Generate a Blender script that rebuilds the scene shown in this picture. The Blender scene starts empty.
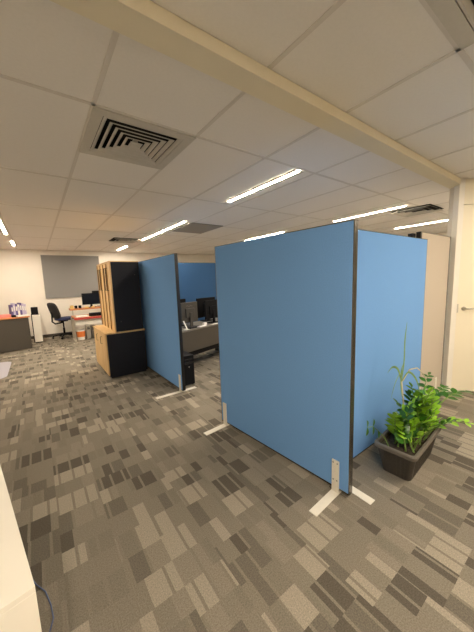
import bpy, bmesh, math, random
from mathutils import Vector, Matrix, Euler
random.seed(7)
SC = bpy.context.scene
COL = SC.collection
R = math.radians

# ------------------------------------------------------------------ materials
def mat(name, col, rough=0.6, metal=0.0, noise=0.0, nscale=40.0, bump=0.0, bscale=200.0, emit=None, estr=0.0, spec=0.5):
    m = bpy.data.materials.new(name); m.use_nodes = True
    nt = m.node_tree; b = nt.nodes['Principled BSDF']
    b.inputs['Base Color'].default_value = (*col, 1)
    b.inputs['Roughness'].default_value = rough
    b.inputs['Metallic'].default_value = metal
    b.inputs['Specular IOR Level'].default_value = spec
    if emit:
        b.inputs['Emission Color'].default_value = (*emit, 1)
        b.inputs['Emission Strength'].default_value = estr
    if noise or bump:
        geo = nt.nodes.new('ShaderNodeTexCoord')
    if noise:
        n = nt.nodes.new('ShaderNodeTexNoise'); n.inputs['Scale'].default_value = nscale; n.inputs['Detail'].default_value = 4
        nt.links.new(geo.outputs['Object'], n.inputs['Vector'])
        r = nt.nodes.new('ShaderNodeMapRange')
        r.inputs['From Min'].default_value = 0.3; r.inputs['From Max'].default_value = 0.7
        r.inputs['To Min'].default_value = 1 - noise; r.inputs['To Max'].default_value = 1 + noise
        nt.links.new(n.outputs['Fac'], r.inputs['Value'])
        mx = nt.nodes.new('ShaderNodeVectorMath'); mx.operation = 'SCALE'
        mx.inputs[0].default_value = col
        nt.links.new(r.outputs['Result'], mx.inputs['Scale'])
        nt.links.new(mx.outputs['Vector'], b.inputs['Base Color'])
    if bump:
        n2 = nt.nodes.new('ShaderNodeTexNoise'); n2.inputs['Scale'].default_value = bscale
        nt.links.new(geo.outputs['Object'], n2.inputs['Vector'])
        bp = nt.nodes.new('ShaderNodeBump'); bp.inputs['Strength'].default_value = bump; bp.inputs['Distance'].default_value = 0.003
        nt.links.new(n2.outputs['Fac'], bp.inputs['Height'])
        nt.links.new(bp.outputs['Normal'], b.inputs['Normal'])
    return m

def wood(name, c1, c2, axis_scale=(30, 30, 2), rough=0.45):
    m = bpy.data.materials.new(name); m.use_nodes = True
    nt = m.node_tree; b = nt.nodes['Principled BSDF']; b.inputs['Roughness'].default_value = rough
    tc = nt.nodes.new('ShaderNodeTexCoord'); mp = nt.nodes.new('ShaderNodeMapping')
    mp.inputs['Scale'].default_value = axis_scale
    n = nt.nodes.new('ShaderNodeTexNoise'); n.inputs['Scale'].default_value = 1.0; n.inputs['Detail'].default_value = 5
    cr = nt.nodes.new('ShaderNodeValToRGB')
    cr.color_ramp.elements[0].color = (*c1, 1); cr.color_ramp.elements[1].color = (*c2, 1)
    cr.color_ramp.elements[0].position = 0.35; cr.color_ramp.elements[1].position = 0.65
    nt.links.new(tc.outputs['Object'], mp.inputs['Vector']); nt.links.new(mp.outputs['Vector'], n.inputs['Vector'])
    nt.links.new(n.outputs['Fac'], cr.inputs['Fac']); nt.links.new(cr.outputs['Color'], b.inputs['Base Color'])
    return m

def carpet_mat():
    m = bpy.data.materials.new('carpet_tiles'); m.use_nodes = True
    nt = m.node_tree; N = nt.nodes; L = nt.links
    b = N['Principled BSDF']; b.inputs['Roughness'].default_value = 0.95; b.inputs['Specular IOR Level'].default_value = 0.1
    geo = N.new('ShaderNodeNewGeometry'); sep = N.new('ShaderNodeSeparateXYZ'); L.new(geo.outputs['Position'], sep.inputs[0])
    def M(op, a, bb=None):
        n = N.new('ShaderNodeMath'); n.operation = op
        for i, v in enumerate((a, bb)):
            if v is None: continue
            if isinstance(v, (int, float)): n.inputs[i].default_value = v
            else: L.new(v, n.inputs[i])
        return n.outputs[0]
    def wn1(v):
        n = N.new('ShaderNodeTexWhiteNoise'); n.noise_dimensions = '1D'; L.new(v, n.inputs['W']); return n.outputs['Value']
    def vor1(v, feat='F1', rnd=0.85):
        n = N.new('ShaderNodeTexVoronoi'); n.voronoi_dimensions = '1D'; n.feature = feat; n.inputs['Scale'].default_value = 1
        n.inputs['Randomness'].default_value = rnd; L.new(v, n.inputs['W']); return n
    X, Y = sep.outputs[0], sep.outputs[1]
    X = M('ADD', X, 20.0); Y = M('ADD', Y, 20.0)
    # groups of strips across x; each group shifts its own rows along y
    colv = vor1(M('MULTIPLY', X, 4.2), rnd=0.6)
    colr = N.new('ShaderNodeSeparateColor'); L.new(colv.outputs['Color'], colr.inputs[0])
    rowv = vor1(M('ADD', M('MULTIPLY', Y, 6.3), M('MULTIPLY', colr.outputs[0], 37.0)), rnd=0.55)
    rowr = N.new('ShaderNodeSeparateColor'); L.new(rowv.outputs['Color'], rowr.inputs[0])
    sx = M('ADD', M('MULTIPLY', X, 11.5), M('ADD', M('MULTIPLY', rowr.outputs[0], 51.0), M('MULTIPLY', colr.outputs[1], 13.0)))
    strip = vor1(sx, rnd=1.0)
    stc = N.new('ShaderNodeSeparateColor'); L.new(strip.outputs['Color'], stc.inputs[0])
    edge = vor1(sx, 'DISTANCE_TO_EDGE', 1.0)
    # the mood of a whole block, then each strip
    val = M('ADD', M('MULTIPLY', rowr.outputs[1], 0.52), M('MULTIPLY', stc.outputs[0], 0.48))
    cr = N.new('ShaderNodeValToRGB'); cr.color_ramp.interpolation = 'CONSTANT'
    e = cr.color_ramp.elements
    base = CARPET
    e[0].position = 0.0; e[0].color = (*[c * 0.50 for c in base], 1)
    e[1].position = 0.27; e[1].color = (*[c * 0.70 for c in base], 1)
    for p, k in ((0.38, 0.92), (0.5, 1.0), (0.66, 1.12), (0.75, 1.5)):
        q = e.new(p); q.color = (*[c * k for c in base], 1)
    L.new(val, cr.inputs['Fac'])
    # thin mid-tone line between neighbouring strips
    lt = M('LESS_THAN', edge.outputs['Distance'], 0.09)
    mix = N.new('ShaderNodeMix'); mix.data_type = 'RGBA'
    L.new(lt, mix.inputs['Factor']); L.new(cr.outputs['Color'], mix.inputs['A']); mix.inputs['B'].default_value = (*base, 1)
    # loop pile speckle
    nz = N.new('ShaderNodeTexNoise'); nz.inputs['Scale'].default_value = 160; nz.inputs['Detail'].default_value = 3
    L.new(geo.outputs['Position'], nz.inputs['Vector'])
    mr = N.new('ShaderNodeMapRange'); mr.inputs['From Min'].default_value = 0.3; mr.inputs['From Max'].default_value = 0.7
    mr.inputs['To Min'].default_value = 0.75; mr.inputs['To Max'].default_value = 1.25
    L.new(nz.outputs['Fac'], mr.inputs['Value'])
    sc = N.new('ShaderNodeVectorMath'); sc.operation = 'SCALE'; L.new(mix.outputs['Result'], sc.inputs[0]); L.new(mr.outputs['Result'], sc.inputs['Scale'])
    L.new(sc.outputs['Vector'], b.inputs['Base Color'])
    bp = N.new('ShaderNodeBump'); bp.inputs['Strength'].default_value = 0.3; bp.inputs['Distance'].default_value = 0.004
    L.new(nz.outputs['Fac'], bp.inputs['Height']); L.new(bp.outputs['Normal'], b.inputs['Normal'])
    return m

CARPET = (0.215, 0.190, 0.149)
LIGHT = (1.0, 0.86, 0.69)
LSTR = 39.0
M_ = dict(
    carpet=carpet_mat(),
    tile=mat('ceiling_tile', (0.91, 0.88, 0.83), 0.9, noise=0.015, nscale=60),
    tbar=mat('ceiling_tee_bar', (0.76, 0.72, 0.66), 0.6),
    wall=mat('painted_wall', (0.86, 0.81, 0.72), 0.7, noise=0.02, nscale=3),
    cream=mat('cream_paint', (0.85, 0.78, 0.60), 0.5, noise=0.01, nscale=3),
    white=mat('white_laminate', (0.84, 0.80, 0.70), 0.4, noise=0.02, nscale=5),
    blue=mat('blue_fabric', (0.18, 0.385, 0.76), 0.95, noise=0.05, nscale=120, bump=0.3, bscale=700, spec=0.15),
    blue_shaded=mat('shaded_blue_fabric', (0.04, 0.10, 0.21), 0.95, noise=0.05, nscale=120, spec=0.15),  # divider blue darkened to carry the shade of the enclosed workspace
    graphite=mat('satin_aluminium', (0.17, 0.16, 0.14), 0.25, 0.95, noise=0.05),
    beige=mat('beige_fabric', (0.56, 0.49, 0.40), 0.95, noise=0.04, nscale=120, bump=0.3, bscale=700, spec=0.15),
    frame=mat('charcoal_aluminium', (0.018, 0.017, 0.016), 0.35, 0.4, noise=0.05),
    alu=mat('brushed_aluminium', (0.60, 0.56, 0.48), 0.35, 0.85, noise=0.05, nscale=200),
    foot=mat('white_powdercoat', (0.80, 0.76, 0.66), 0.45, noise=0.03),
    screw=mat('steel_screw', (0.18, 0.17, 0.16), 0.4, 0.7),
    navy=mat('midnight_laminate', (0.011, 0.012, 0.018), 0.55, noise=0.08, nscale=30, spec=0.3),
    pine=wood('pale_timber', (0.62, 0.40, 0.17), (0.78, 0.54, 0.26), (25, 25, 2.5)),
    railwood=wood('amber_timber', (0.30, 0.17, 0.06), (0.40, 0.24, 0.09), (25, 25, 2.5)),
    cherry=wood('cherry_laminate', (0.55, 0.20, 0.07), (0.68, 0.28, 0.10), (3, 30, 30)),
    red=mat('red_edge', (0.45, 0.06, 0.05), 0.45, noise=0.05),
    greyboard=mat('grey_felt', (0.27, 0.265, 0.255), 0.95, noise=0.05, nscale=150, bump=0.2, bscale=600, spec=0.1),
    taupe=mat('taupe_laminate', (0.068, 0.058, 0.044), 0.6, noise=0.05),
    desktop=mat('pale_grey_laminate', (0.17, 0.155, 0.13), 0.4, noise=0.03),
    black=mat('black_plastic', (0.008, 0.008, 0.009), 0.7, noise=0.1, spec=0.12),
    screen=mat('dark_screen', (0.010, 0.010, 0.012), 0.15),
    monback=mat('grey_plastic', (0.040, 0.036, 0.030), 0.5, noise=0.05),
    emblem=mat('pale_emblem', (0.10, 0.09, 0.08), 0.5),
    chairblk=mat('black_upholstery', (0.022, 0.02, 0.02), 0.9, noise=0.2, nscale=80, bump=0.3),
    chairblue=mat('navy_upholstery', (0.035, 0.045, 0.11), 0.9, noise=0.2, nscale=80, bump=0.3),
    chrome=mat('chrome', (0.75, 0.72, 0.68), 0.2, 1.0),
    paper=mat('white_paper', (0.80, 0.78, 0.72), 0.8, noise=0.02),
    pink=mat('pink_folder', (0.75, 0.28, 0.24), 0.7, noise=0.05),
    purple=mat('purple_binder', (0.12, 0.09, 0.26), 0.6, noise=0.05),
    lilac=mat('lilac_binder', (0.50, 0.45, 0.62), 0.6, noise=0.05),
    yellow=mat('yellow_card', (0.80, 0.56, 0.18), 0.7, noise=0.05),
    orange=mat('orange_plastic', (0.80, 0.22, 0.05), 0.5, noise=0.05),
    pot=mat('dark_stone_plastic', (0.052, 0.044, 0.034), 0.6, noise=0.12, nscale=60),
    rim=mat('worn_stone_plastic', (0.135, 0.118, 0.095), 0.5, noise=0.1, nscale=60),
    soil=mat('potting_soil', (0.045, 0.032, 0.02), 1.0, noise=0.5, nscale=60, bump=1.0, bscale=80),
    leaf=mat('glossy_leaf', (0.032, 0.13, 0.010), 0.3, noise=0.35, nscale=25),
    leafnew=mat('young_leaf', (0.27, 0.52, 0.03), 0.3, noise=0.25, nscale=25),
    stem=mat('green_stem', (0.16, 0.26, 0.05), 0.5, noise=0.2),
    blade=mat('grassy_leaf', (0.17, 0.30, 0.10), 0.5, noise=0.2, nscale=30),
    cane=mat('pale_cane', (0.62, 0.56, 0.38), 0.6, noise=0.1),
    cable=mat('blue_cable', (0.09, 0.13, 0.26), 0.4),
    mat=mat('lavender_plastic', (0.36, 0.35, 0.40), 0.45),
    vent=mat('vent_metal', (0.62, 0.59, 0.52), 0.5, noise=0.02),
    duct=mat('dark_duct', (0.012, 0.011, 0.010), 0.9),
    grille=mat('grey_grille', (0.33, 0.31, 0.28), 0.7, noise=0.03, nscale=150),
    lamp=mat('lit_diffuser', (0.9, 0.9, 0.9), 0.5, emit=LIGHT, estr=LSTR),
)

# ------------------------------------------------------------------ mesh helpers
class MB:
    def __init__(s): s.bm = bmesh.new()
    def box(s, lo, hi, rot=None, bevel=0.0):
        lo, hi = Vector(lo), Vector(hi); c = (lo + hi) / 2; d = hi - lo
        t = bmesh.new(); bmesh.ops.create_cube(t, size=1)
        for v in t.verts: v.co = Vector((v.co.x * d.x, v.co.y * d.y, v.co.z * d.z))
        if bevel: bmesh.ops.bevel(t, geom=t.edges[:], offset=bevel, segments=2, affect='EDGES', profile=0.6)
        if rot is not None: bmesh.ops.transform(t, matrix=rot.to_4x4(), verts=t.verts)
        bmesh.ops.translate(t, vec=c, verts=t.verts)
        s._join(t); return s
    def _join(s, t):
        me = bpy.data.meshes.new('t'); t.to_mesh(me); t.free(); s.bm.from_mesh(me); bpy.data.meshes.remove(me)
    def tube(s, pts, r, seg=8, closed_ends=True):
        pts = [Vector(p) for p in pts]; n = len(pts)
        rs = r if isinstance(r, (list, tuple)) else [r] * n
        rings = []; prev = None
        for i, p in enumerate(pts):
            d = (pts[min(i + 1, n - 1)] - pts[max(i - 1, 0)]).normalized()
            if prev is None:
                a = d.cross(Vector((0, 0, 1)));
                if a.length < 0.05: a = d.cross(Vector((1, 0, 0)))
                a.normalize()
            else:
                a = prev - d * prev.dot(d); a.normalize()
            prev = a; b = d.cross(a)
            rings.append([s.bm.verts.new(p + (a * math.cos(2 * math.pi * k / seg) + b * math.sin(2 * math.pi * k / seg)) * rs[i]) for k in range(seg)])
        for i in range(n - 1):
            for k in range(seg):
                s.bm.faces.new((rings[i][k], rings[i][(k + 1) % seg], rings[i + 1][(k + 1) % seg], rings[i + 1][k]))
        if closed_ends:
            s.bm.faces.new(rings[0][::-1]); s.bm.faces.new(rings[-1])
        return s
    def lathe(s, prof, seg=20, c=(0, 0, 0)):
        rings = []
        for r, z in prof:
            rings.append([s.bm.verts.new((c[0] + r * math.cos(2 * math.pi * k / seg), c[1] + r * math.sin(2 * math.pi * k / seg), c[2] + z)) for k in range(seg)])
        for i in range(len(rings) - 1):
            for k in range(seg):
                s.bm.faces.new((rings[i][k], rings[i][(k + 1) % seg], rings[i + 1][(k + 1) % seg], rings[i + 1][k]))
        s.bm.faces.new(rings[0][::-1]); s.bm.faces.new(rings[-1]); return s
    def poly(s, pts, thick=None):
        vs = [s.bm.verts.new(p) for p in pts]; f = s.bm.faces.new(vs)
        if thick:
            g = bmesh.ops.extrude_face_region(s.bm, geom=[f])
            bmesh.ops.translate(s.bm, vec=Vector(thick), verts=[e for e in g['geom'] if isinstance(e, bmesh.types.BMVert)])
        return s
    def frustum(s, bl, bh, tl, th, z0, z1, cap_top=True, cap_bottom=True):
        def q(l, h, z): return [s.bm.verts.new(p) for p in ((l[0], l[1], z), (h[0], l[1], z), (h[0], h[1], z), (l[0], h[1], z))]
        a = q(bl, bh, z0); b = q(tl, th, z1)
        for i in range(4): s.bm.faces.new((a[i], a[(i + 1) % 4], b[(i + 1) % 4], b[i]))
        if cap_bottom: s.bm.faces.new(a[::-1])
        if cap_top: s.bm.faces.new(b)
        return s
    def build(s, name, m, parent=None, loc=None, rz=None, smooth=False):
        bmesh.ops.recalc_face_normals(s.bm, faces=s.bm.faces)
        me = bpy.data.meshes.new(name); s.bm.to_mesh(me); s.bm.free()
        if smooth:
            for p in me.polygons: p.use_smooth = True
        for mm in (m if isinstance(m, (list, tuple)) else [m]): me.materials.append(M_[mm])
        o = bpy.data.objects.new(name, me); COL.objects.link(o)
        if parent: o.parent = parent
        if loc is not None: o.location = loc
        if rz is not None: o.rotation_euler = (0, 0, rz)
        return o

def empty(name, loc=(0, 0, 0), rz=0.0):
    o = bpy.data.objects.new(name, None); COL.objects.link(o); o.location = loc; o.rotation_euler = (0, 0, rz)
    o.empty_display_size = 0.1; return o
def tag(o, label, cat, group=None, kind=None):
    o['label'] = label; o['category'] = cat
    if group: o['group'] = group
    if kind: o['kind'] = kind
    return o
def struct(o, label=None, cat=None):
    o['kind'] = 'structure'
    if label: o['label'] = label
    if cat: o['category'] = cat
    return o
def dup(root, loc, rz=None):
    r = root.copy(); COL.objects.link(r); r.location = loc
    if rz is not None: r.rotation_euler = (0, 0, rz)
    for ch in list(root.children):
        c = ch.copy(); COL.objects.link(c); c.parent = r
        for g in list(ch.children):
            d = g.copy(); COL.objects.link(d); d.parent = c
    return r
def bx(lo, hi, bevel=0.0): return MB().box(lo, hi, bevel=bevel)

CZ = 2.65
# ------------------------------------------------------------------ setting
X0, X1, Y0, Y1 = -2.7, 9.2, -3.2, 10.2
struct(bx((X0, Y0, -0.1), (X1, Y1, 0)).build('floor', 'carpet'), 'grey and taupe carpet tiles of small dark and pale rectangles', 'floor')
struct(bx((X0 - .1, Y1, 0), (X1 + .1, Y1 + .1, CZ + .3)).build('wall_back', 'wall'), 'cream painted far wall behind the desks', 'wall')
struct(bx((X0 - .1, Y0, 0), (X0, Y1, CZ + .3)).build('wall_left', 'wall'), 'cream side wall beyond the far desks', 'wall')
struct(bx((X1, Y0, 0), (X1 + .1, Y1, CZ + .3)).build('wall_far_right', 'wall'), 'cream end wall of the office', 'wall')
struct(bx((X0 - .1, Y0 - .1, 0), (X1 + .1, Y0, CZ + .3)).build('wall_front', 'wall'), 'cream wall behind the viewer', 'wall')
struct(bx((4.28, 1.20, 0), (X1, 1.30, CZ)).build('wall_inner', 'wall'), 'cream inner wall beside the door', 'wall')
struct(bx((X0, Y1 - .012, 0), (X1, Y1, .09)).build('baseboard_back', 'taupe'), 'dark skirting along the far wall', 'baseboard')

# ceiling: lay-in tiles between tee bars, open where a diffuser sits
gx = [0.405 + 0.708 * k for k in range(-5, 14)]
gy = [1.98 + 1.43 * k for k in range(-4, 7)]
vents_big = {(0.405, 1.98), (1.113, -0.165)}
cm = MB(); tb = MB()
xs = [X0] + [g for g in gx if X0 < g < X1] + [X1]
ys = [Y0] + [g for g in gy if Y0 < g < Y1] + [Y1]
VB = [(0.405, 1.113, 1.98, 2.70), (1.113, 1.821, -0.17, 0.55)]
for i in range(len(xs) - 1):
    for j in range(len(ys) - 1):
        a, b, c, d = xs[i], xs[i + 1], ys[j], ys[j + 1]
        hole = [v for v in VB if abs(v[0] - a) < .02 and c - .02 <= v[2] and v[3] <= d + .02]
        if hole:
            v = hole[0]
            if v[2] - c > .05: cm.box((a, c, CZ), (b, v[2], CZ + .02)); tb.box((a, v[2] - .012, CZ - .004), (b, v[2] + .012, CZ + .01))
            if d - v[3] > .05: cm.box((a, v[3], CZ), (b, d, CZ + .02)); tb.box((a, v[3] - .012, CZ - .004), (b, v[3] + .012, CZ + .01))
        else:
            cm.box((a, c, CZ), (b, d, CZ + .02))
for g in xs[1:-1]: tb.box((g - .013, Y0, CZ - .004), (g + .013, Y1, CZ + .012))
for g in ys[1:-1]: tb.box((X0, g - .013, CZ - .004), (X1, g + .013, CZ + .012))
ceil = struct(cm.build('ceiling', 'tile'), 'off white suspended ceiling of large lay in tiles', 'ceiling')
o = tb.build('ceiling_grid', 'tbar', ceil)
# bulkhead rail across the ceiling
struct(bx((X0, 1.165, 2.582), (4.27, 1.30, CZ - .0045)).build('trim_1', 'cream'), 'long cream rail across the ceiling', 'trim')

# door in the slanted wall on the right
dj = empty('door_1', (4.205, 1.185, 0), math.atan2(-0.60, 0.80)); struct(dj, 'cream door with a lever handle beside the beige divider', 'door')
lf = bx((0.05, -0.02, 0.008), (1.0, 0.02, 2.35), 0.003).build('door_leaf', 'cream', dj)
h = MB(); h.lathe([(.026, 0), (.026, .008)], 20); hm = h.build('handle_rose', 'alu', dj, (0.14, -0.02, 1.10)); hm.rotation_euler = (R(90), 0, 0)
h = MB().tube([(0.14, -.028, 1.10), (0.14, -.062, 1.10), (0.155, -.068, 1.10), (0.27, -.068, 1.10)], .0095, 10); h.build('door_handle', 'alu', dj, smooth=True)
bx((0.052, -0.024, 1.05), (0.072, -0.019, 1.16)).build('latch_plate', 'alu', dj)
wd = empty('wall_right', (4.205, 1.185, 0), math.atan2(-0.60, 0.80)); struct(wd, 'cream slanted wall around the door', 'wall')
w = MB(); w.box((0.05, -0.02, 2.355), (1.0, 0.06, CZ - .005)); w.box((1.005, -0.02, 0), (5.0, 0.06, CZ - .005)); w.build('wall_surface', 'cream', wd)
struct(bx((-.02, -.035, 0), (0.045, 0.05, CZ - .005), .002).build('trim_2', 'white', None, (4.205, 1.185, 0), math.atan2(-0.60, 0.80)), 'white door jamb', 'trim')

# ------------------------------------------------------------------ ceiling lights
def make_light(length):
    t = empty('ceiling_light')
    f = MB(); w = .066; L = length / 2
    f.box((-w, -L, -.004), (-.021, L, .0)); f.box((.021, -L, -.004), (w, L, .0)); f.box((-.021, -L, -.004), (.021, -L + .014, 0)); f.box((-.021, L - .014, -.004), (.021, L, 0))
    f.build('light_frame', 'vent', t)
    bx((-.021, -L + .014, -.0035), (.021, L - .014, -.001)).build('diffuser', 'lamp', t)
    return t
LT = [  # x, y0, y1, label
    (2.315, 2.01, 3.30, 'nearest bright linear ceiling light, left of the tall blue divider top'),
    (2.335, 4.74, 7.25, 'long linear ceiling light above the dark storage cupboard, beside the grey return grille'),
    (2.29, 8.53, 9.60, 'small far linear ceiling light near the back wall above the storage cupboard'),
    (4.955, 2.08, 3.42, 'linear ceiling light just above the top corner of the big blue divider'),
    (4.90, 4.74, 6.60, 'linear ceiling light skimming the long top edge of the big blue divider'),
    (7.10, 2.12, 3.22, 'linear ceiling light above the light blue and beige dividers at right'),
    (-0.365, 5.2, 7.45, 'bright linear ceiling light cut by the left edge of the picture'),
    (-0.33, 8.5, 9.35, 'short linear ceiling light above the desk with binders'),
    (-0.35, -1.9, -0.6, 'unseen added linear ceiling light behind the viewer'),  # from here down: assumed lights out of view, added to brighten planter and door
    (2.9, -1.3, 0.05, 'unseen added linear ceiling light over the walkway near the planter'),
    (0.75, -1.35, -0.1, 'unseen added linear ceiling light over the walkway just behind the viewer'),
    (4.4, -1.3, 0.05, 'unseen added linear ceiling light over the walkway near the door'),
]
protos = {}
for x, a, b, lab in LT:
    k = round(b - a, 2)
    if k not in protos: protos[k] = o = make_light(k)
    else: o = dup(protos[k], (0, 0, 0))
    o.location = (x, (a + b) / 2, CZ - .0045); tag(o, lab, 'ceiling light', 'linear ceiling lights')

# ------------------------------------------------------------------ vents
def make_vent(half=.353, rings=6):
    t = empty('air_vent')
    f = MB(); o_ = half; i_ = .285
    for lo, hi in (((-o_, -o_), (o_, -i_)), ((-o_, i_), (o_, o_)), ((-o_, -i_), (-i_, i_)), ((i_, -i_), (o_, i_))):
        f.box((lo[0], lo[1], -.012), (hi[0], hi[1], .012))
    f.build('vent_frame', 'vent', t)
    d = MB(); d.box((-i_, -i_, .16), (i_, i_, .17))
    for lo, hi in (((-i_ - .01, -i_), (-i_, i_)), ((i_, -i_), (i_ + .01, i_)), ((-i_, -i_ - .01), (i_, -i_)), ((-i_, i_), (i_, i_ + .01))):
        d.box((lo[0], lo[1], .01), (hi[0], hi[1], .17))
    d.build('duct_box', 'duct', t)
    for k in range(rings):
        a = i_ - .004 - k * .047
        m = MB(); secs = []
        for q, z in ((a, -.0115), (a - .010, -.012), (a - .028, .002), (a - .0275, .004), (a - .009, -.010), (a, -.0095)):
            secs.append([m.bm.verts.new(p) for p in ((-q, -q, z), (q, -q, z), (q, q, z), (-q, q, z))])
        for i in range(len(secs)):
            A, B = secs[i], secs[(i + 1) % len(secs)]
            for j in range(4): m.bm.faces.new((A[j], A[(j + 1) % 4], B[(j + 1) % 4], B[j]))
        m.build('louvre', 'vent', t)
    bx((-.018, -.018, -.004), (.018, .018, .02)).build('centre_plate', 'vent', t)
    return t
v = make_vent(); v.location = (0.759, 2.34, CZ)
tag(v, 'large square louvred air vent in the ceiling above the carpet, fully in view', 'air vent', 'louvred ceiling vents')
v2 = dup(v, (1.467, 0.19, CZ)); tag(v2, 'square louvred air vent cut off by the top right corner of the picture', 'air vent', 'louvred ceiling vents')
def small_vent(loc, lab):
    t = empty('ceiling_diffuser', loc)
    f = MB()
    for a, b in ((.30, .26), (.21, .18), (.13, .10)):
        f.frustum((-a, -a), (a, a), (-b, -b), (b, b), -.03, -.002, False, False)
    f.build('louvre_set', 'vent', t)
    bx((-.30, -.30, -.003), (.30, .30, -.001)).build('duct_plate', 'duct', t)
    tag(t, lab, 'air vent', 'small ceiling diffusers'); return t
small_vent((1.92, 7.35, CZ - .005), 'small dark ceiling diffuser beside the far end of the long light above the cupboard')
small_vent((5.48, 2.12, CZ - .005), 'small dark ceiling diffuser beside the light over the light blue divider')
g = empty('return_grille', (2.84, 5.22, CZ - .005))
bx((-.33, -.46, -.008), (.33, .46, -.001)).build('grille_plate', 'grille', g)
fr = MB()
for lo, hi in (((-.345, -.475), (.345, -.455)), ((-.345, .455), (.345, .475)), ((-.345, -.455), (-.325, .455)), ((.325, -.455), (.345, .455))):
    fr.box((lo[0], lo[1], -.012), (hi[0], hi[1], -.0005))
fr.build('grille_frame', 'grille', g)
tag(g, 'flat grey return air grille in the ceiling beside the long light', 'grille')

# ------------------------------------------------------------------ divider screens
def divider(p0, p1, height, label, feet, fab='blue', thick=.048, side=1, z0=.028, post=.007, back=0.0, group='blue office dividers', edge='frame'):
    """p0->p1: floor line of the visible face; the body lies on side*normal of it; feet = [(distance, front reach, rear reach)]"""
    p0, p1 = Vector((*p0, 0)), Vector((*p1, 0)); d = p1 - p0; L = d.length
    t = empty('divider_screen', p0, math.atan2(d.y, d.x)); tag(t, label, 'divider', group)
    y0, y1 = (0, thick) if side > 0 else (-thick, 0)
    bx((post, y0, z0 + .012), (L - post, y1, height - .006), .004).build('fabric_panel', fab, t)
    f = MB(); s0, s1 = y0 + .002 + back, y1 - .002 + back
    f.box((0, s0, z0), (post, s1, height)); f.box((L - post, s0, z0), (L, s1, height))
    f.box((post, y0 + .004, height - .006), (L - post, y1 - .004, height)); f.box((post, y0 + .002, z0), (L - post, y1 - .002, z0 + .012))
    f.build('edge_frame', edge, t)
    for dist, fr_, rr in feet:
        face = y0 if side > 0 else y1; s = -1 if side > 0 else 1
        m = MB()
        def yb(a, b): return (min(a, b), max(a, b))
        a, b = yb(face, face + s * .010); m.box((dist - .027, a, .005), (dist + .027, b, .25), bevel=.0015)
        a, b = yb(face + s * fr_, face + s * -0.001); m.box((dist - .03, a, 0), (dist + .03, b, .006), bevel=.0015)
        far = y1 if side > 0 else y0
        a, b = yb(face, far - s * rr); m.box((dist - .03, a, 0), (dist + .03, b, .006))
        a, b = yb(far, far - s * .005); m.box((dist - .021, a, .005), (dist + .021, b, .23), bevel=.0015)
        a, b = yb(far, face); m.box((dist - .012, a, .006), (dist + .012, b, z0))
        ft = m.build('foot', 'foot', t)
        if dist == .101:
            for zz, dx in ((.232, -.016), (.232, .016), (.10, -.014), (.10, .014)):
                q = face + s * .010
                a, b = yb(q, q + s * .002); MB().box((dist + dx - .004, a, zz - .004), (dist + dx + .004, b, zz + .004)).build('screw', 'screw', ft)
    return t
divider((1.615, 0.966), (1.505, 2.418), 1.895, 'big blue fabric divider in the middle, nearest the viewer, on white feet', [(.101, .285, .02), (1.39, .27, .02)], side=-1, edge='graphite')
divider((1.523, 3.455), (1.513, 5.20), 1.928, 'blue fabric divider standing against the dark storage cupboard', [(.035 + .03, .36, .19), (1.6, .012, .15)], side=-1)
divider((1.675, 1.165), (3.305, 1.165), 1.90, 'light blue divider behind the planter, at right angles to the big blue one', [(.042, .315, .1), (1.5, .06, .15)], side=1)
divider((2.0, 5.45), (4.4, 5.45), 1.96, 'blue divider at the back of the office, seen through the gap behind the monitors', [(.4, .25, .25), (2.0, .25, .25)], side=1, fab='blue_shaded')
divider((3.285, 1.222), (4.175, 1.222), 1.985, 'beige fabric divider with dark ends between the light blue divider and the door', [(.15, .05, .15), (.65, .05, .15)], fab='beige', side=1, group='beige divider', post=.032)
bx((3.215, 1.275, .0), (3.29, 1.32, 1.97)).build('divider_post', 'frame')
tag(bpy.data.objects['divider_post'], 'dark post standing behind the joint of the light blue and beige dividers', 'post')

# ------------------------------------------------------------------ storage cupboard and hutch
cz = empty('credenza', (0, 0, 0)); tag(cz, 'low cupboard with timber top and doors and midnight end panel, under the tall hutch', 'cupboard')
cx0, cx1, cy0, cy1, ch = .835, 1.47, 4.785, 5.90, .765
b = MB(); b.box((cx0 + .02, cy0 + .02, .05), (cx1, cy1 - .02, ch - .025)); b.build('carcass', 'navy', cz)
bx((cx0 + .02, cy0, .03), (cx1, cy0 + .02, ch - .025), .001).build('end_panel', 'navy', cz)
bx((cx0 + .02, cy1 - .02, .03), (cx1, cy1, ch - .025), .001).build('end_panel', 'navy', cz)
bx((cx0 - .012, cy0 - .01, ch - .025), (cx1 + .005, cy1 + .01, ch), .003).build('worktop', 'pine', cz)
bx((cx0 + .04, cy0 + .02, 0), (cx1 - .02, cy1 - .02, .05)).build('plinth', 'navy', cz)
n = 3; dw = (cy1 - cy0 - .008) / n
for k in range(n):
    a = cy0 + .004 + k * dw
    d = bx((cx0, a + .002, .055), (cx0 + .019, a + dw - .002, ch - .028), .0015).build('door', 'pine', cz)
    MB().tube([(cx0, a + dw - .05, .55), (cx0 - .025, a + dw - .05, .55), (cx0 - .025, a + dw - .05, .67), (cx0, a + dw - .05, .67)], .004, 8).build('handle', 'frame', d)
hu = empty('hutch', (0, 0, 0)); tag(hu, 'tall hutch with timber front and midnight end panel standing on the low cupboard', 'cupboard')
hx0, hx1, hy0, hy1, hz0, hz1 = .995, 1.455, 4.80, 5.84, .766, 1.925
MB().box((hx0 + .02, hy0 + .02, hz0), (hx1, hy1 - .02, hz1 - .02)).build('carcass', 'navy', hu)
bx((hx0 + .018, hy0, hz0), (hx1, hy0 + .02, hz1 - .014), .001).build('end_panel', 'navy', hu)
bx((hx0 + .018, hy1 - .02, hz0), (hx1, hy1, hz1 - .014), .001).build('end_panel', 'navy', hu)
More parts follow.
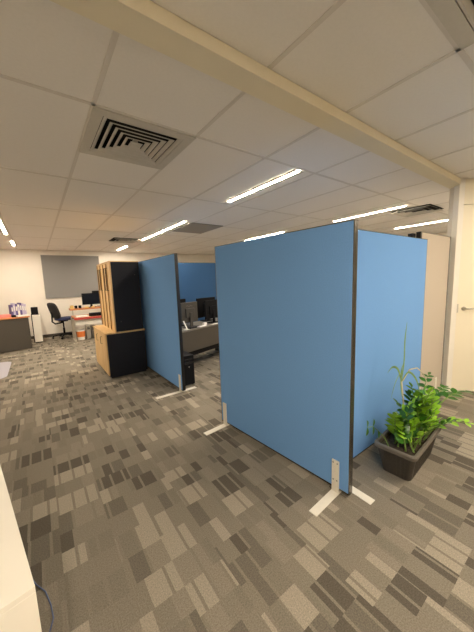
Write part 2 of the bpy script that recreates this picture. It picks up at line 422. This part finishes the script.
bx((hx0 - .006, hy0 - .006, hz1 - .014), (hx1, hy1 + .006, hz1), .002).build('top_panel', 'pine', hu)
for k in range(4):
    w = (hy1 - hy0) / 4; a = hy0 + k * w
    d = bx((hx0, a + .012, hz0 + .006), (hx0 + .018, a + w - .012, hz1 - .022), .0015).build('door', 'pine', hu)
    e = a + (w - .06 if k % 2 == 0 else .06)
    bx((hx0 - .016, a + w - .030, hz0 + .02), (hx0, a + w - .018, hz1 - .03)).build('pull_rail', 'railwood', d)
    MB().tube([(hx0, e, 1.45), (hx0 - .028, e, 1.45), (hx0 - .028, e, 1.82), (hx0, e, 1.82)], .006, 8).build('handle', 'frame', d)
for z in (.93, 1.68): pass
bx((hx0 + .001, hy0 - .0005, hz0), (hx0 + .0175, hy0 + .011, hz1 - .015)).build('edge_strip', 'pine', hu)
for (x, z) in ((1.38, 1.70), (1.10, .93)): bx((x - .006, hy0 - .002, z - .006), (x + .006, hy0, z + .006)).build('screw_cap', 'emblem', hu)
pass

# ------------------------------------------------------------------ black computer tower beside the second divider
def tower(name, loc, size, m, label, cat='computer', rz=0):
    t = empty(name, loc, rz); x, y, z = size
    bx((-x / 2, -y / 2, .012), (x / 2, y / 2, z), .006).build('case', m, t)
    for sx in (-1, 1):
        for sy in (-1, 1): MB().lathe([(.012, 0), (.012, .012)], 10, (sx * (x / 2 - .025), sy * (y / 2 - .03), 0)).build('rubber_foot', 'black', t)
    g = MB(); g.box((-x / 2 + .015, -y / 2 - .004, z * .72), (x / 2 - .015, -y / 2 + .001, z * .80)); g.box((-x / 2 + .015, -y / 2 - .004, z * .84), (x / 2 - .015, -y / 2 + .001, z * .90))
    g.build('drive_bay', 'screen', t)
    MB().lathe([(.008, 0), (.008, .003)], 12).build('power_button', 'alu', t, (0, -y / 2, z * .62)).rotation_euler = (R(90), 0, 0)
    tag(t, label, cat); return t
tower('computer_tower', (1.735, 3.86, 0), (.17, .42, .46), 'black', 'black computer tower on the carpet just behind the white foot of the second blue divider')

# ------------------------------------------------------------------ inner workstation seen through the gap
def monitor(loc, rz, w, hgt, base_z, label, back='black', emblem=False, group=None):
    """screen looks along local +y, its back along -y; stands on base_z"""
    t = empty('monitor', (loc[0], loc[1], base_z), rz)
    zc = .085
    bx((-w / 2, -.018, zc), (w / 2, .012, zc + hgt), .006).build('housing', back, t)
    bx((-w / 2 + .012, .0121, zc + .014), (w / 2 - .012, .0135, zc + hgt - .012)).build('display', 'screen', t)
    bx((-.11, -.045, zc + hgt * .25), (.11, -.016, zc + hgt * .7), .01).build('rear_bulge', back, t)
    MB().box((-.03, -.06, .008), (.03, -.035, zc + hgt * .5), bevel=.004).build('stand', back, t)
    bx((-.12, -.11, 0), (.12, .08, .012), .005).build('stand_base', back, t)
    if emblem:
        m = MB()
        for k in range(9):
            a = -.07 + k * .017; m.box((a - .011, -.0195, zc + hgt * .80 + .008 * math.sin(k * 1.3)), (a + .006, -.0175, zc + hgt * .80 + .012 + .008 * math.sin(k * 1.3)))
        m.build('emblem', 'emblem', t)
    tag(t, label, 'monitor', group); return t
da = math.atan2(.3, 1.0)
dk = empty('workstation_desk', (1.87, 4.20, 0), da); tag(dk, 'pale grey office desk with taupe front panel in the gap between the blue dividers', 'desk')
bx((-.1, 0, .70), (1.6, .62, .725), .003).build('desk_top', 'desktop', dk)
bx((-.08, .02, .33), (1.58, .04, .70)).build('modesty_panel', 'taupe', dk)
bx((-.08, .05, .24), (1.58, .16, .33)).build('shade_strip', 'black', dk)  # black strip standing in for the shadow under the desk
for x in (.0, 1.5):
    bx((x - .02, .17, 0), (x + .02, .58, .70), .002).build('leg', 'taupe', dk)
dm = Matrix.Translation((1.87, 4.20, 0)) @ Matrix.Rotation(da, 4, 'Z')
def D(x, y, z=.725): return dm @ Vector((x, y, z))
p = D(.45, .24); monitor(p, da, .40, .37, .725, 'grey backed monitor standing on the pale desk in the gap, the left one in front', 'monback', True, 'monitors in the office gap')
p = D(1.02, .20); monitor(p, da + R(4), .42, .365, .725, 'black monitor on the pale desk partly hidden by the big blue divider', 'black', False, 'monitors in the office gap')
p = D(.42, .52); monitor(p, da, .40, .42, .725, 'black monitor behind the grey backed monitor, beside the edge of the second divider', 'black', False, 'monitors in the office gap')
p = D(1.18, .50); monitor(p, da, .54, .40, .725, 'black monitor behind the front black monitor, showing only its top edge', 'black', False, 'monitors in the office gap')
ph = empty('phone_stand', D(.20, .06), da + R(10)); tag(ph, 'white phone stand leaning on the pale desk in front of the grey monitor', 'phone stand')
MB().box((-.012, -.004, .0), (.014, .004, .16), Euler((R(-18), R(-12), 0)).to_matrix(), .002).build('back_plate', 'paper', ph, (0, .02, .0))
bx((-.03, -.03, 0), (.05, .05, .008), .002).build('base_plate', 'paper', ph)
o = bx((-.035, -.025, 0), (.035, .025, .045), .003).build('note_box', 'paper', None, D(.73, .13), da); tag(o, 'small white box between the two front monitors', 'box')
o = bx((-.08, -.04, 0), (.08, .04, .018), .004).build('keyboard', 'black', None, D(.36, .085), da); tag(o, 'black keyboard on the pale desk behind the white phone stand', 'keyboard')
for i, (x, y, r) in enumerate(((.60, .075, 6), (.93, .04, -3))):
    o = bx((-.09, -.045, 0), (.09, .045, .004)).build('paper_sheets', 'paper', None, D(x, y), da + R(r))
    tag(o, ('white papers in front of the grey monitor on the pale desk', 'white papers in front of the black monitor on the pale desk')[i], 'papers')

# ------------------------------------------------------------------ far left: grey board, chair, red desk
gb = empty('pin_board', (0, Y1, 0)); tag(gb, 'large grey felt pin board on the far wall above the office chair', 'pin board')
bx((.235, -.024, 1.19), (1.80, -.012, 2.49)).build('felt', 'greyboard', gb)
f = MB()
for lo, hi in (((.225, 1.18), (1.81, 1.19)), ((.225, 2.49), (1.81, 2.50)), ((.225, 1.19), (.235, 2.49)), ((1.80, 1.19), (1.81, 2.49))):
    f.box((lo[0], -.028, lo[1]), (hi[0], -.001, hi[1]))
f.build('board_frame', 'alu', gb)

def office_chair(loc, rz, label):
    """the sitter looks along local +x"""
    t = empty('office_chair', loc, rz); tag(t, label, 'chair')
    m = MB()
    bm = m.bm; n = 10
    def pad(cx, cy, cz, sx, sy, sz, tilt=0.0, bow=0.0):
        q = bmesh.new(); bmesh.ops.create_uvsphere(q, u_segments=20, v_segments=12, radius=1)
        for v in q.verts:
            x, y, z = v.co
            f_ = lambda a: math.copysign(abs(a) ** .55, a)
            v.co = Vector((f_(x) * sx, f_(y) * sy, f_(z) * sz)); v.co.x += bow * (v.co.y / sy) ** 2
        bmesh.ops.rotate(q, cent=(0, 0, 0), matrix=Matrix.Rotation(tilt, 3, 'Y'), verts=q.verts)
        bmesh.ops.translate(q, vec=(cx, cy, cz), verts=q.verts); return q
    s = MB(); s._join(pad(.06, 0, .575, .25, .24, .05)); s.build('seat', 'chairblue', t, smooth=True)
    s = MB(); s._join(pad(-.24, 0, .84, .055, .23, .25, R(-16), .03)); s.build('backrest', 'chairblk', t, smooth=True)
    MB().tube([(-.02, 0, .47), (-.22, 0, .45), (-.30, 0, .52), (-.285, 0, .80)], .022, 8).build('back_bar', 'black', t)
    MB().lathe([(.028, .10), (.028, .30), (.018, .30), (.018, .53)], 14).build('gas_lift', 'black', t)
    bx((-.10, -.08, .495), (.10, .08, .535), .01).build('mechanism', 'black', t)
    MB().tube([(0, .05, .47), (.02, .22, .46)], .008, 6).build('lever', 'alu', t)
    for k in range(5):
        a = R(72 * k + 15)
        lg = MB().tube([(0.02 * math.cos(a), .02 * math.sin(a), .11), (.31 * math.cos(a), .31 * math.sin(a), .075)], [.026, .018], 8).build('base_arm', 'black', t)
        c = (.30 * math.cos(a), .30 * math.sin(a), .03)
        w = MB().lathe([(.03, -.022), (.03, .022)], 14).build('caster', 'black', lg, c); w.rotation_euler = (R(90), 0, a + R(90))
    return t
office_chair((.58, 9.72, 0), R(22), 'office chair with black back and navy seat under the grey board')

rd = empty('desk', (0, 0, 0)); tag(rd, 'cherry topped desk with red edge, raised shelf and silver legs by the far wall', 'desk')
rx0, rx1, ry0, ry1 = .78, 2.3, 8.72, 9.55
bx((rx0, ry0 + .02, .635), (rx1, ry1, .66)).build('desk_top', 'cherry', rd)
bx((rx0, ry0, .60), (rx1, ry0 + .02, .659), .004).build('front_edge', 'red', rd)
bx((rx0 - .04, 9.10, .845), (rx1, 9.52, .89), .003).build('raised_shelf', 'cherry', rd)
for x in (rx0 + .05, rx1 - .05): bx((x - .012, 9.45, .66), (x + .012, 9.50, .845)).build('shelf_support', 'alu', rd)
for x in (rx0 - .015, rx1 - .06):
    l = MB(); l.box((x - .022, ry0 + .03, .03), (x + .022, ry0 + .075, .635)); l.box((x - .022, ry0 + .0, 0), (x + .022, ry0 + .6, .03), bevel=.006)
    l.box((x - .022, ry0 + .5, .03), (x + .022, ry0 + .54, .635)); l.build('leg', 'alu', rd)
bx((rx0 + .03, ry0 + .10, .44), (rx1 - .06, ry0 + .12, .60)).build('crossbar', 'white', rd)
monitor((1.33, 9.28), math.pi + R(6), .50, .34, .89, 'front black monitor of the pair on the raised shelf of the cherry desk', 'black')
monitor((1.62, 9.42), math.pi - R(8), .46, .40, .89, 'taller black monitor half hidden behind the front monitor on the cherry desk', 'black')
def small(name, lo, hi, m, lab, cat, rz=0, group=None, bevel=.004):
    lo, hi = Vector(lo), Vector(hi); c = Vector(((lo.x + hi.x) / 2, (lo.y + hi.y) / 2, lo.z)); d = (hi - lo) / 2
    o = bx((-d.x, -d.y, 0), (d.x, d.y, d.z * 2), bevel).build(name, m, None, c, rz); tag(o, lab, cat, group); return o
small('paper_stack', (.84, 8.78, .6605), (1.14, 9.0, .70), 'paper', 'stack of white paper on the cherry desk above the red edge', 'papers', R(6))
small('desk_tray', (1.20, 8.80, .6605), (1.60, 9.05, .745), 'black', 'black tray on the cherry desk next to the white paper', 'tray', R(2))
small('yellow_card', (.76, 9.15, .89), (.84, 9.3, .98), 'yellow', 'yellow card box on the near corner of the raised shelf behind the chair seat', 'box')
for i, x in enumerate((.90, 1.0)):
    o = MB().lathe([(.036, 0), (.04, .07), (.03, .085)], 14).build('pen_pot', 'black', None, (x, 9.18, .89))
    tag(o, ('black pot on the raised shelf, nearer the chair', 'black pot on the raised shelf, nearer the monitors')[i], 'pot', 'black pots on the raised shelf')
small('sticky_notes', (1.12, 9.13, .89), (1.22, 9.18, .925), 'yellow', 'yellow sticky notes under the front monitor', 'notes')
small('sticky_notes', (1.30, 9.125, .89), (1.38, 9.165, .925), 'yellow', 'yellow sticky notes right of the other yellow notes under the front monitor', 'notes')
bk = empty('waste_bin', (.93, 8.95, 0)); tag(bk, 'white bin with orange band on the carpet beside the silver desk leg', 'bin')
MB().lathe([(.09, 0), (.10, .10), (.088, .10), (.085, .012)], 20).build('bin_body', 'paper', bk, smooth=False)
MB().lathe([(.101, .09), (.112, .25), (.106, .25), (.098, .10)], 20).build('orange_band', 'orange', bk)
MB().lathe([(.113, .25), (.118, .29), (.112, .29), (.107, .25)], 20).build('bin_rim', 'paper', bk)
tower('computer_tower', (1.12, 9.03, 0), (.10, .36, .40), 'alu', 'slim silver computer tower under the cherry desk, next to the bin')
tower('computer_tower', (1.27, 9.06, 0), (.12, .36, .36), 'desktop', 'pale grey computer tower under the cherry desk beside the storage cupboard')

# left desk with binders
ld = empty('desk', (-.21, 8.66, 0), math.atan2(.285, .56) * .55); tag(ld, 'desk with cherry top and taupe front panel at the left edge of the picture', 'desk')
bx((-2.0, -.03, .80), (.02, .72, .835), .004).build('desk_top', 'cherry', ld)
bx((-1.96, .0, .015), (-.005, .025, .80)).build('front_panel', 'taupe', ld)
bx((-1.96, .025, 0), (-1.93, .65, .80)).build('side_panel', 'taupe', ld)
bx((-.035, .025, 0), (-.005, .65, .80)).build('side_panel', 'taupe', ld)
lm = Matrix.Translation((-.21, 8.66, 0)) @ Matrix.Rotation(math.atan2(.285, .56) * .55, 4, 'Z')
def Lp(x, y, z=.835): return lm @ Vector((x, y, z))
lr = math.atan2(.285, .56) * .55
o = bx((-.13, -.09, 0), (.13, .09, .03), .003).build('magazine', 'paper', None, Lp(-.11, .06), lr + R(8)); tag(o, 'white magazine lying on the cherry desk in front of the binders', 'magazine')
bc = ['purple', 'lilac', 'purple', 'paper', 'purple', 'lilac', 'lilac']
bl = ['dark purple binder at the outer end of the row on the left desk', 'lilac binder second in the row on the left desk', 'dark purple binder beside the white binder, on its outer side',
      'white binder in the middle of the row on the left desk', 'dark purple binder beside the white binder, on the side of the wall corner', 'lilac binder sixth in the row on the left desk', 'lilac binder at the inner end of the row on the left desk']
for k in range(7):
    t = empty('binder', Lp(-.262 + k * .044, .33), lr); tag(t, bl[k], 'binder', 'binders on the left desk')
    hh = .29 + .02 * ((k * 5) % 3)
    bx((-.021, -.13, 0), (.021, .10, hh), .003).build('cover', bc[k], t)
    bx((-.012, -.1305 - .002, hh * .45), (.012, -.129, hh * .8)).build('spine_label', 'paper' if bc[k] != 'paper' else 'lilac', t)
for k in range(2):
    o = bx((-.20, -.11, 0), (.20, .11, .035), .004).build('folder', 'pink', None, Lp(-.53, .20, .835 + .036 * k), lr + R(4 + 9 * k))
    tag(o, ('pink folder at the bottom of the pair on the left desk', 'pink folder lying on top of the other pink folder on the left desk')[k], 'folder', 'pink folders on the left desk')
o = bx((-.04, -.03, 0), (.04, .03, .05), .006).build('stapler', 'black', None, Lp(-.28, .05), lr); tag(o, 'small black item on the left desk between the pink folders and the binders', 'stapler')
pc = empty('side_cabinet', (-.03, 9.55, 0)); tag(pc, 'cream side cabinet at the end of the desk with binders', 'cabinet')
bx((-.12, -.2, .03), (.06, .25, .78), .003).build('carcass', 'white', pc); bx((-.11, -.18, 0), (.05, .24, .03)).build('plinth', 'black', pc)
bx((-.118, -.218, .04), (.058, -.2, .77), .002).build('door', 'white', pc)
bx((-.14, -.21, .03), (-.121, .25, .79)).build('end_panel', 'black', pc)  # black sheet standing in for the shadow on the cabinet's left side
o = bx((-.09, -.12, 0), (.07, .12, .20), .012).build('speaker', 'black', None, (-.07, 9.55, .79)); tag(o, 'black box shaped device on the cream side cabinet beside the binders', 'device')

# chair mat
cm_ = MB(); pts = []
for cx_, cy_, a0 in ((-.72, 7.30, 0), (-1.75, 7.30, 90), (-1.75, 6.25, 180), (-.72, 6.25, 270)):
    for k in range(7): a = R(a0 + 15 * k); pts.append((cx_ + .16 * math.cos(a), cy_ + .16 * math.sin(a), .001))
cm_.poly(pts, (0, 0, .004)); o = cm_.build('chair_mat', 'mat'); tag(o, 'lavender grey plastic chair mat flat on the carpet at the left edge', 'chair mat')

# ------------------------------------------------------------------ white low cabinet close to the viewer and its cable
wc = empty('low_cabinet', (-.085, .865, 0), math.atan2(.761, -.133) - R(90)); tag(wc, 'white low cabinet cut off by the bottom left corner of the picture', 'cabinet')
bx((-.60, 0, .722), (.0, 1.5, .74), .0015).build('cabinet_top', 'white', wc)
bx((-.60, 0, .05), (.0, 1.5, .7215), .0015).build('carcass', 'white', wc)
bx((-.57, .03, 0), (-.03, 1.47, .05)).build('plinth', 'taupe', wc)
cpts = [(-.195, 1.80, .004), (-.178, 1.71, .004), (-.156, 1.653, .004), (-.119, 1.586, .004), (-.099, 1.496, .004), (-.092, 1.423, .004), (-.108, 1.374, .004), (-.145, 1.33, .004)]
o = MB().tube(cpts, .003, 8).build('network_cable', 'cable', smooth=True); tag(o, 'thin blue cable on the carpet beside the corner of the white low cabinet', 'cable')

# ------------------------------------------------------------------ planter and plants
pl = empty('potted_plant', (2.362, .892, 0), R(4)); tag(pl, 'long dark trough planter with leafy green plants in front of the light blue divider', 'potted plant')
H = .25
tr = MB()
def rrect(hx, hy, r, z, n=5):
    out = []
    for sx, sy, a0 in ((1, 1, 0), (-1, 1, 90), (-1, -1, 180), (1, -1, 270)):
        for k in range(n + 1):
            a = R(a0 + 90 * k / n); out.append((sx * (hx - r) + r * math.cos(a), sy * (hy - r) + r * math.sin(a), z))
    return out
def loft(mb, secs, cap0=True, cap1=True):
    rings = [[mb.bm.verts.new(p) for p in s] for s in secs]; n = len(rings[0])
    for i in range(len(rings) - 1):
        for k in range(n): mb.bm.faces.new((rings[i][k], rings[i][(k + 1) % n], rings[i + 1][(k + 1) % n], rings[i + 1][k]))
    if cap0: mb.bm.faces.new(rings[0][::-1])
    if cap1: mb.bm.faces.new(rings[-1])
loft(tr, [rrect(.255, .095, .03, 0), rrect(.262, .102, .03, .01), rrect(.305, .135, .03, H - .035), rrect(.295, .125, .028, H - .035), rrect(.285, .118, .028, .19), ], True, True)
# moulded ribs along the sides
tro = tr.build('trough', 'pot', pl, smooth=False)
rb = MB()
for k in range(15):
    x = -.21 + k * .03
    rb.tube([(x, -.101, .012), (x * 1.17, -.1345, H - .037)], .004, 6)
for k in range(6):
    y = -.06 + k * .024
    rb.tube([(-.261, y, .012), (-.3045, y * 1.25, H - .037)], .004, 6)
rb.build('rib', 'pot', tro)
rm = MB()
loft(rm, [rrect(.303, .133, .03, H - .036), rrect(.325, .148, .035, H - .034), rrect(.328, .151, .036, H - .008), rrect(.322, .145, .034, H), rrect(.306, .130, .028, H), rrect(.300, .124, .026, H - .01), rrect(.300, .124, .026, H - .036)], False, False)
rm.build('rim', 'rim', pl, smooth=False)
so = MB(); loft(so, [rrect(.282, .116, .026, .18), rrect(.29, .120, .026, .205), rrect(.2, .07, .026, .213)], True, True); so.build('soil', 'soil', pl)

def leaflet(mb, base, d, up, L, W, mi):
    d = d.normalized(); side = d.cross(up).normalized(); upv = side.cross(d)
    prof = ((0, .08), (.18, .62), (.42, 1.0), (.68, .82), (.88, .38), (1.0, 0.02))
    mid = []; le = []; ri = []
    for t, w in prof:
        c = base + d * L * t + upv * (-.10 * L * t * t)
        mid.append(mb.bm.verts.new(c)); fold = upv * (.22 * W * w)
        le.append(mb.bm.verts.new(c + side * W * w + fold)); ri.append(mb.bm.verts.new(c - side * W * w + fold))
    for i in range(len(prof) - 1):
        for a, b in ((le, mid), (mid, ri)):
            f = mb.bm.faces.new((a[i], b[i], b[i + 1], a[i + 1])); f.material_index = mi; f.smooth = True

def frond(base, az, elev, L, bend, nl, mi, ls=1.0, bare=.22):
    pts = []; p = Vector(base); e = elev; n = 12
    for i in range(n + 1):
        pts.append(p.copy()); d = Vector((math.cos(az) * math.cos(e), math.sin(az) * math.cos(e), math.sin(e)))
        p += d * (L / n); e -= bend / n
    m = MB(); m.tube(pts, [.0075 * (1 - .75 * i / n) for i in range(n + 1)], 6)
    for f in m.bm.faces: f.material_index = 2
    for k in range(nl):
        t = bare + (1 - bare) * (k + .5) / nl; q = t * n; i = min(int(q), n - 1); c = pts[i].lerp(pts[i + 1], q - i); d = (pts[i + 1] - pts[i]).normalized()
        sd = d.cross(Vector((0, 0, 1)));
        if sd.length < .1: sd = Vector((-math.sin(az), math.cos(az), 0))
        sd.normalize(); upv = sd.cross(d)
        size = (.65 + .5 * math.sin(math.pi * min(1, t * .95))) * ls
        for s in (-1, 1):
            dd = d * .62 + sd * s * .8 + upv * random.uniform(-.2, .5) + Vector((random.uniform(-.3, .3), random.uniform(-.3, .3), random.uniform(-.1, .2)))
            leaflet(m, c, dd, (upv + Vector((0, 0, .3))).normalized(), .070 * size * random.uniform(.85, 1.15), .0215 * size * random.uniform(.9, 1.15), mi)
    leaflet(m, pts[-1], (pts[-1] - pts[-2]), Vector((0, 0, 1)), .06 * ls, .015 * ls, mi)
    return m.build('frond', ['leaf', 'leafnew', 'stem'], pl)
for i in range(29):
    x = -.215 + .48 * ((i * .618) % 1.0); y = random.uniform(-.095, .05)
    az = random.uniform(0, 2 * math.pi); el = R(random.uniform(66, 88))
    if y > -.02 and math.sin(az) > 0: az = -az
    frond((x, y, .205), az, el, random.uniform(.24, .36) * (1.22 if x > .02 else .95), R(random.uniform(10, 45)), random.randint(5, 7), 1 if random.random() < .45 else 0, random.uniform(.9, 1.1))
# fronds spilling over the ends
frond((.25, -.05, .205), R(-20), R(64), .74, R(100), 8, 0, 1.0, .45)
frond((.26, -.02, .205), R(-8), R(60), .52, R(60), 6, 0, 1.05, .4)
frond((.25, .02, .205), R(4), R(70), .55, R(55), 6, 0)
frond((.20, -.06, .205), R(-60), R(50), .34, R(60), 5, 1)
frond((-.15, -.08, .205), R(-100), R(75), .26, R(25), 5, 1)
frond((.05, -.09, .205), R(-85), R(70), .28, R(35), 5, 0)
sp = MB(); spp = [Vector(q) for q in ((-.255, .05, .205), (-.29, .08, .30), (-.35, .105, .37), (-.43, .11, .43), (-.52, .11, .46))]
sp.tube(spp, [.004, .0035, .003, .0025, .002], 6)
for f in sp.bm.faces: f.material_index = 2
for c, d in ((spp[2], (-.1, -.2, -.8)), (spp[3], (-.2, -.2, -.9)), (spp[3], (.1, -.1, .8)), (spp[4], (-.5, -.2, -.5)), (spp[4], (-.2, -.1, .8))):
    leaflet(sp, c, Vector(d), Vector((.1, -1, .2)), .062, .021, 0)
sp.build('frond', ['leaf', 'leafnew', 'stem'], pl)
# taller strappy plant with pale canes
def strap(pts, w, m='blade', name='strap_leaf'):
    pts = [Vector(p) for p in pts]; fine = []
    n = len(pts)
    for i in range(n - 1):
        p0, p1, p2, p3 = pts[max(i - 1, 0)], pts[i], pts[i + 1], pts[min(i + 2, n - 1)]
        for k in range(6):
            t = k / 6; fine.append(.5 * ((2 * p1) + (p2 - p0) * t + (2 * p0 - 5 * p1 + 4 * p2 - p3) * t * t + (3 * p1 - p0 - 3 * p2 + p3) * t ** 3))
    fine.append(pts[-1]); mb = MB(); N = len(fine); A = []; B = []; C = []
    for i, p in enumerate(fine):
        d = (fine[min(i + 1, N - 1)] - fine[max(i - 1, 0)]).normalized(); s = d.cross(Vector((.3, 1, .1))).normalized(); u = s.cross(d)
        ww = w * min(1, 3 * (1 - i / (N - 1)) + .05) * min(1, .5 + i / N * 2)
        A.append(mb.bm.verts.new(p + s * ww + u * ww * .3)); B.append(mb.bm.verts.new(p)); C.append(mb.bm.verts.new(p - s * ww + u * ww * .3))
    for i in range(N - 1):
        mb.bm.faces.new((A[i], B[i], B[i + 1], A[i + 1])); mb.bm.faces.new((B[i], C[i], C[i + 1], B[i + 1]))
    return mb.build(name, m, pl, smooth=True)
def wl(*pts): return [(x - 2.375, y - .882, z) for x, y, z in pts]
CT = (2.30, .93, .70)
MB().tube(wl((2.40, .92, .20), (2.375, .92, .40), (2.33, .925, .56), CT), .006, 8).build('cane', 'cane', pl, smooth=True)
strap(wl(CT, (2.34, .93, .85), (2.40, .95, 1.02), (2.425, .95, 1.17)), .008)
strap(wl(CT, (2.27, .92, .76), (2.16, .90, .80), (2.02, .88, .765), (1.93, .87, .69)), .007)
strap(wl(CT, (2.26, .92, .75), (2.20, .90, .72), (2.17, .88, .62)), .008)
strap(wl(CT, (2.36, .90, .77), (2.42, .86, .70), (2.46, .84, .56)), .008)
strap(wl(CT, (2.33, .94, .79), (2.41, .96, .80), (2.46, .97, .75)), .010)
strap(wl(CT, (2.28, .95, .80), (2.25, .98, .82), (2.20, 1.0, .78)), .009)
MB().tube(wl((2.32, .93, .70), (2.47, .93, .76), (2.62, .92, .74), (2.76, .91, .66), (2.86, .90, .54), (2.90, .90, .44)), [.005, .005, .005, .004, .004, .003], 6).build('runner', 'cane', pl, smooth=True)

# ------------------------------------------------------------------ world, camera, view
w = bpy.data.worlds.new('world'); SC.world = w; w.use_nodes = True
w.node_tree.nodes['Background'].inputs[0].default_value = (1, .9, .75, 1); w.node_tree.nodes['Background'].inputs[1].default_value = 0.02
cam = bpy.data.cameras.new('camera'); co = bpy.data.objects.new('camera', cam); COL.objects.link(co); SC.camera = co
cam.sensor_fit = 'VERTICAL'; cam.sensor_height = 36; cam.lens = 274.0 / 632 * 36; cam.clip_start = .02
yaw, pitch, roll = R(36.02), R(-7.46), R(-1.97)
f = Vector((math.sin(yaw) * math.cos(pitch), math.cos(yaw) * math.cos(pitch), math.sin(pitch)))
r = Vector((math.cos(yaw), -math.sin(yaw), 0)); u = r.cross(f)
r2 = r * math.cos(roll) + u * math.sin(roll); u2 = -r * math.sin(roll) + u * math.cos(roll)
co.matrix_world = Matrix(((r2.x, u2.x, -f.x, 0), (r2.y, u2.y, -f.y, 0), (r2.z, u2.z, -f.z, 1.55), (0, 0, 0, 1)))
vs = SC.view_settings; vs.view_transform = 'Standard'; vs.look = 'None'; vs.gamma = 1; vs.use_curve_mapping = False; vs.exposure = 2.88
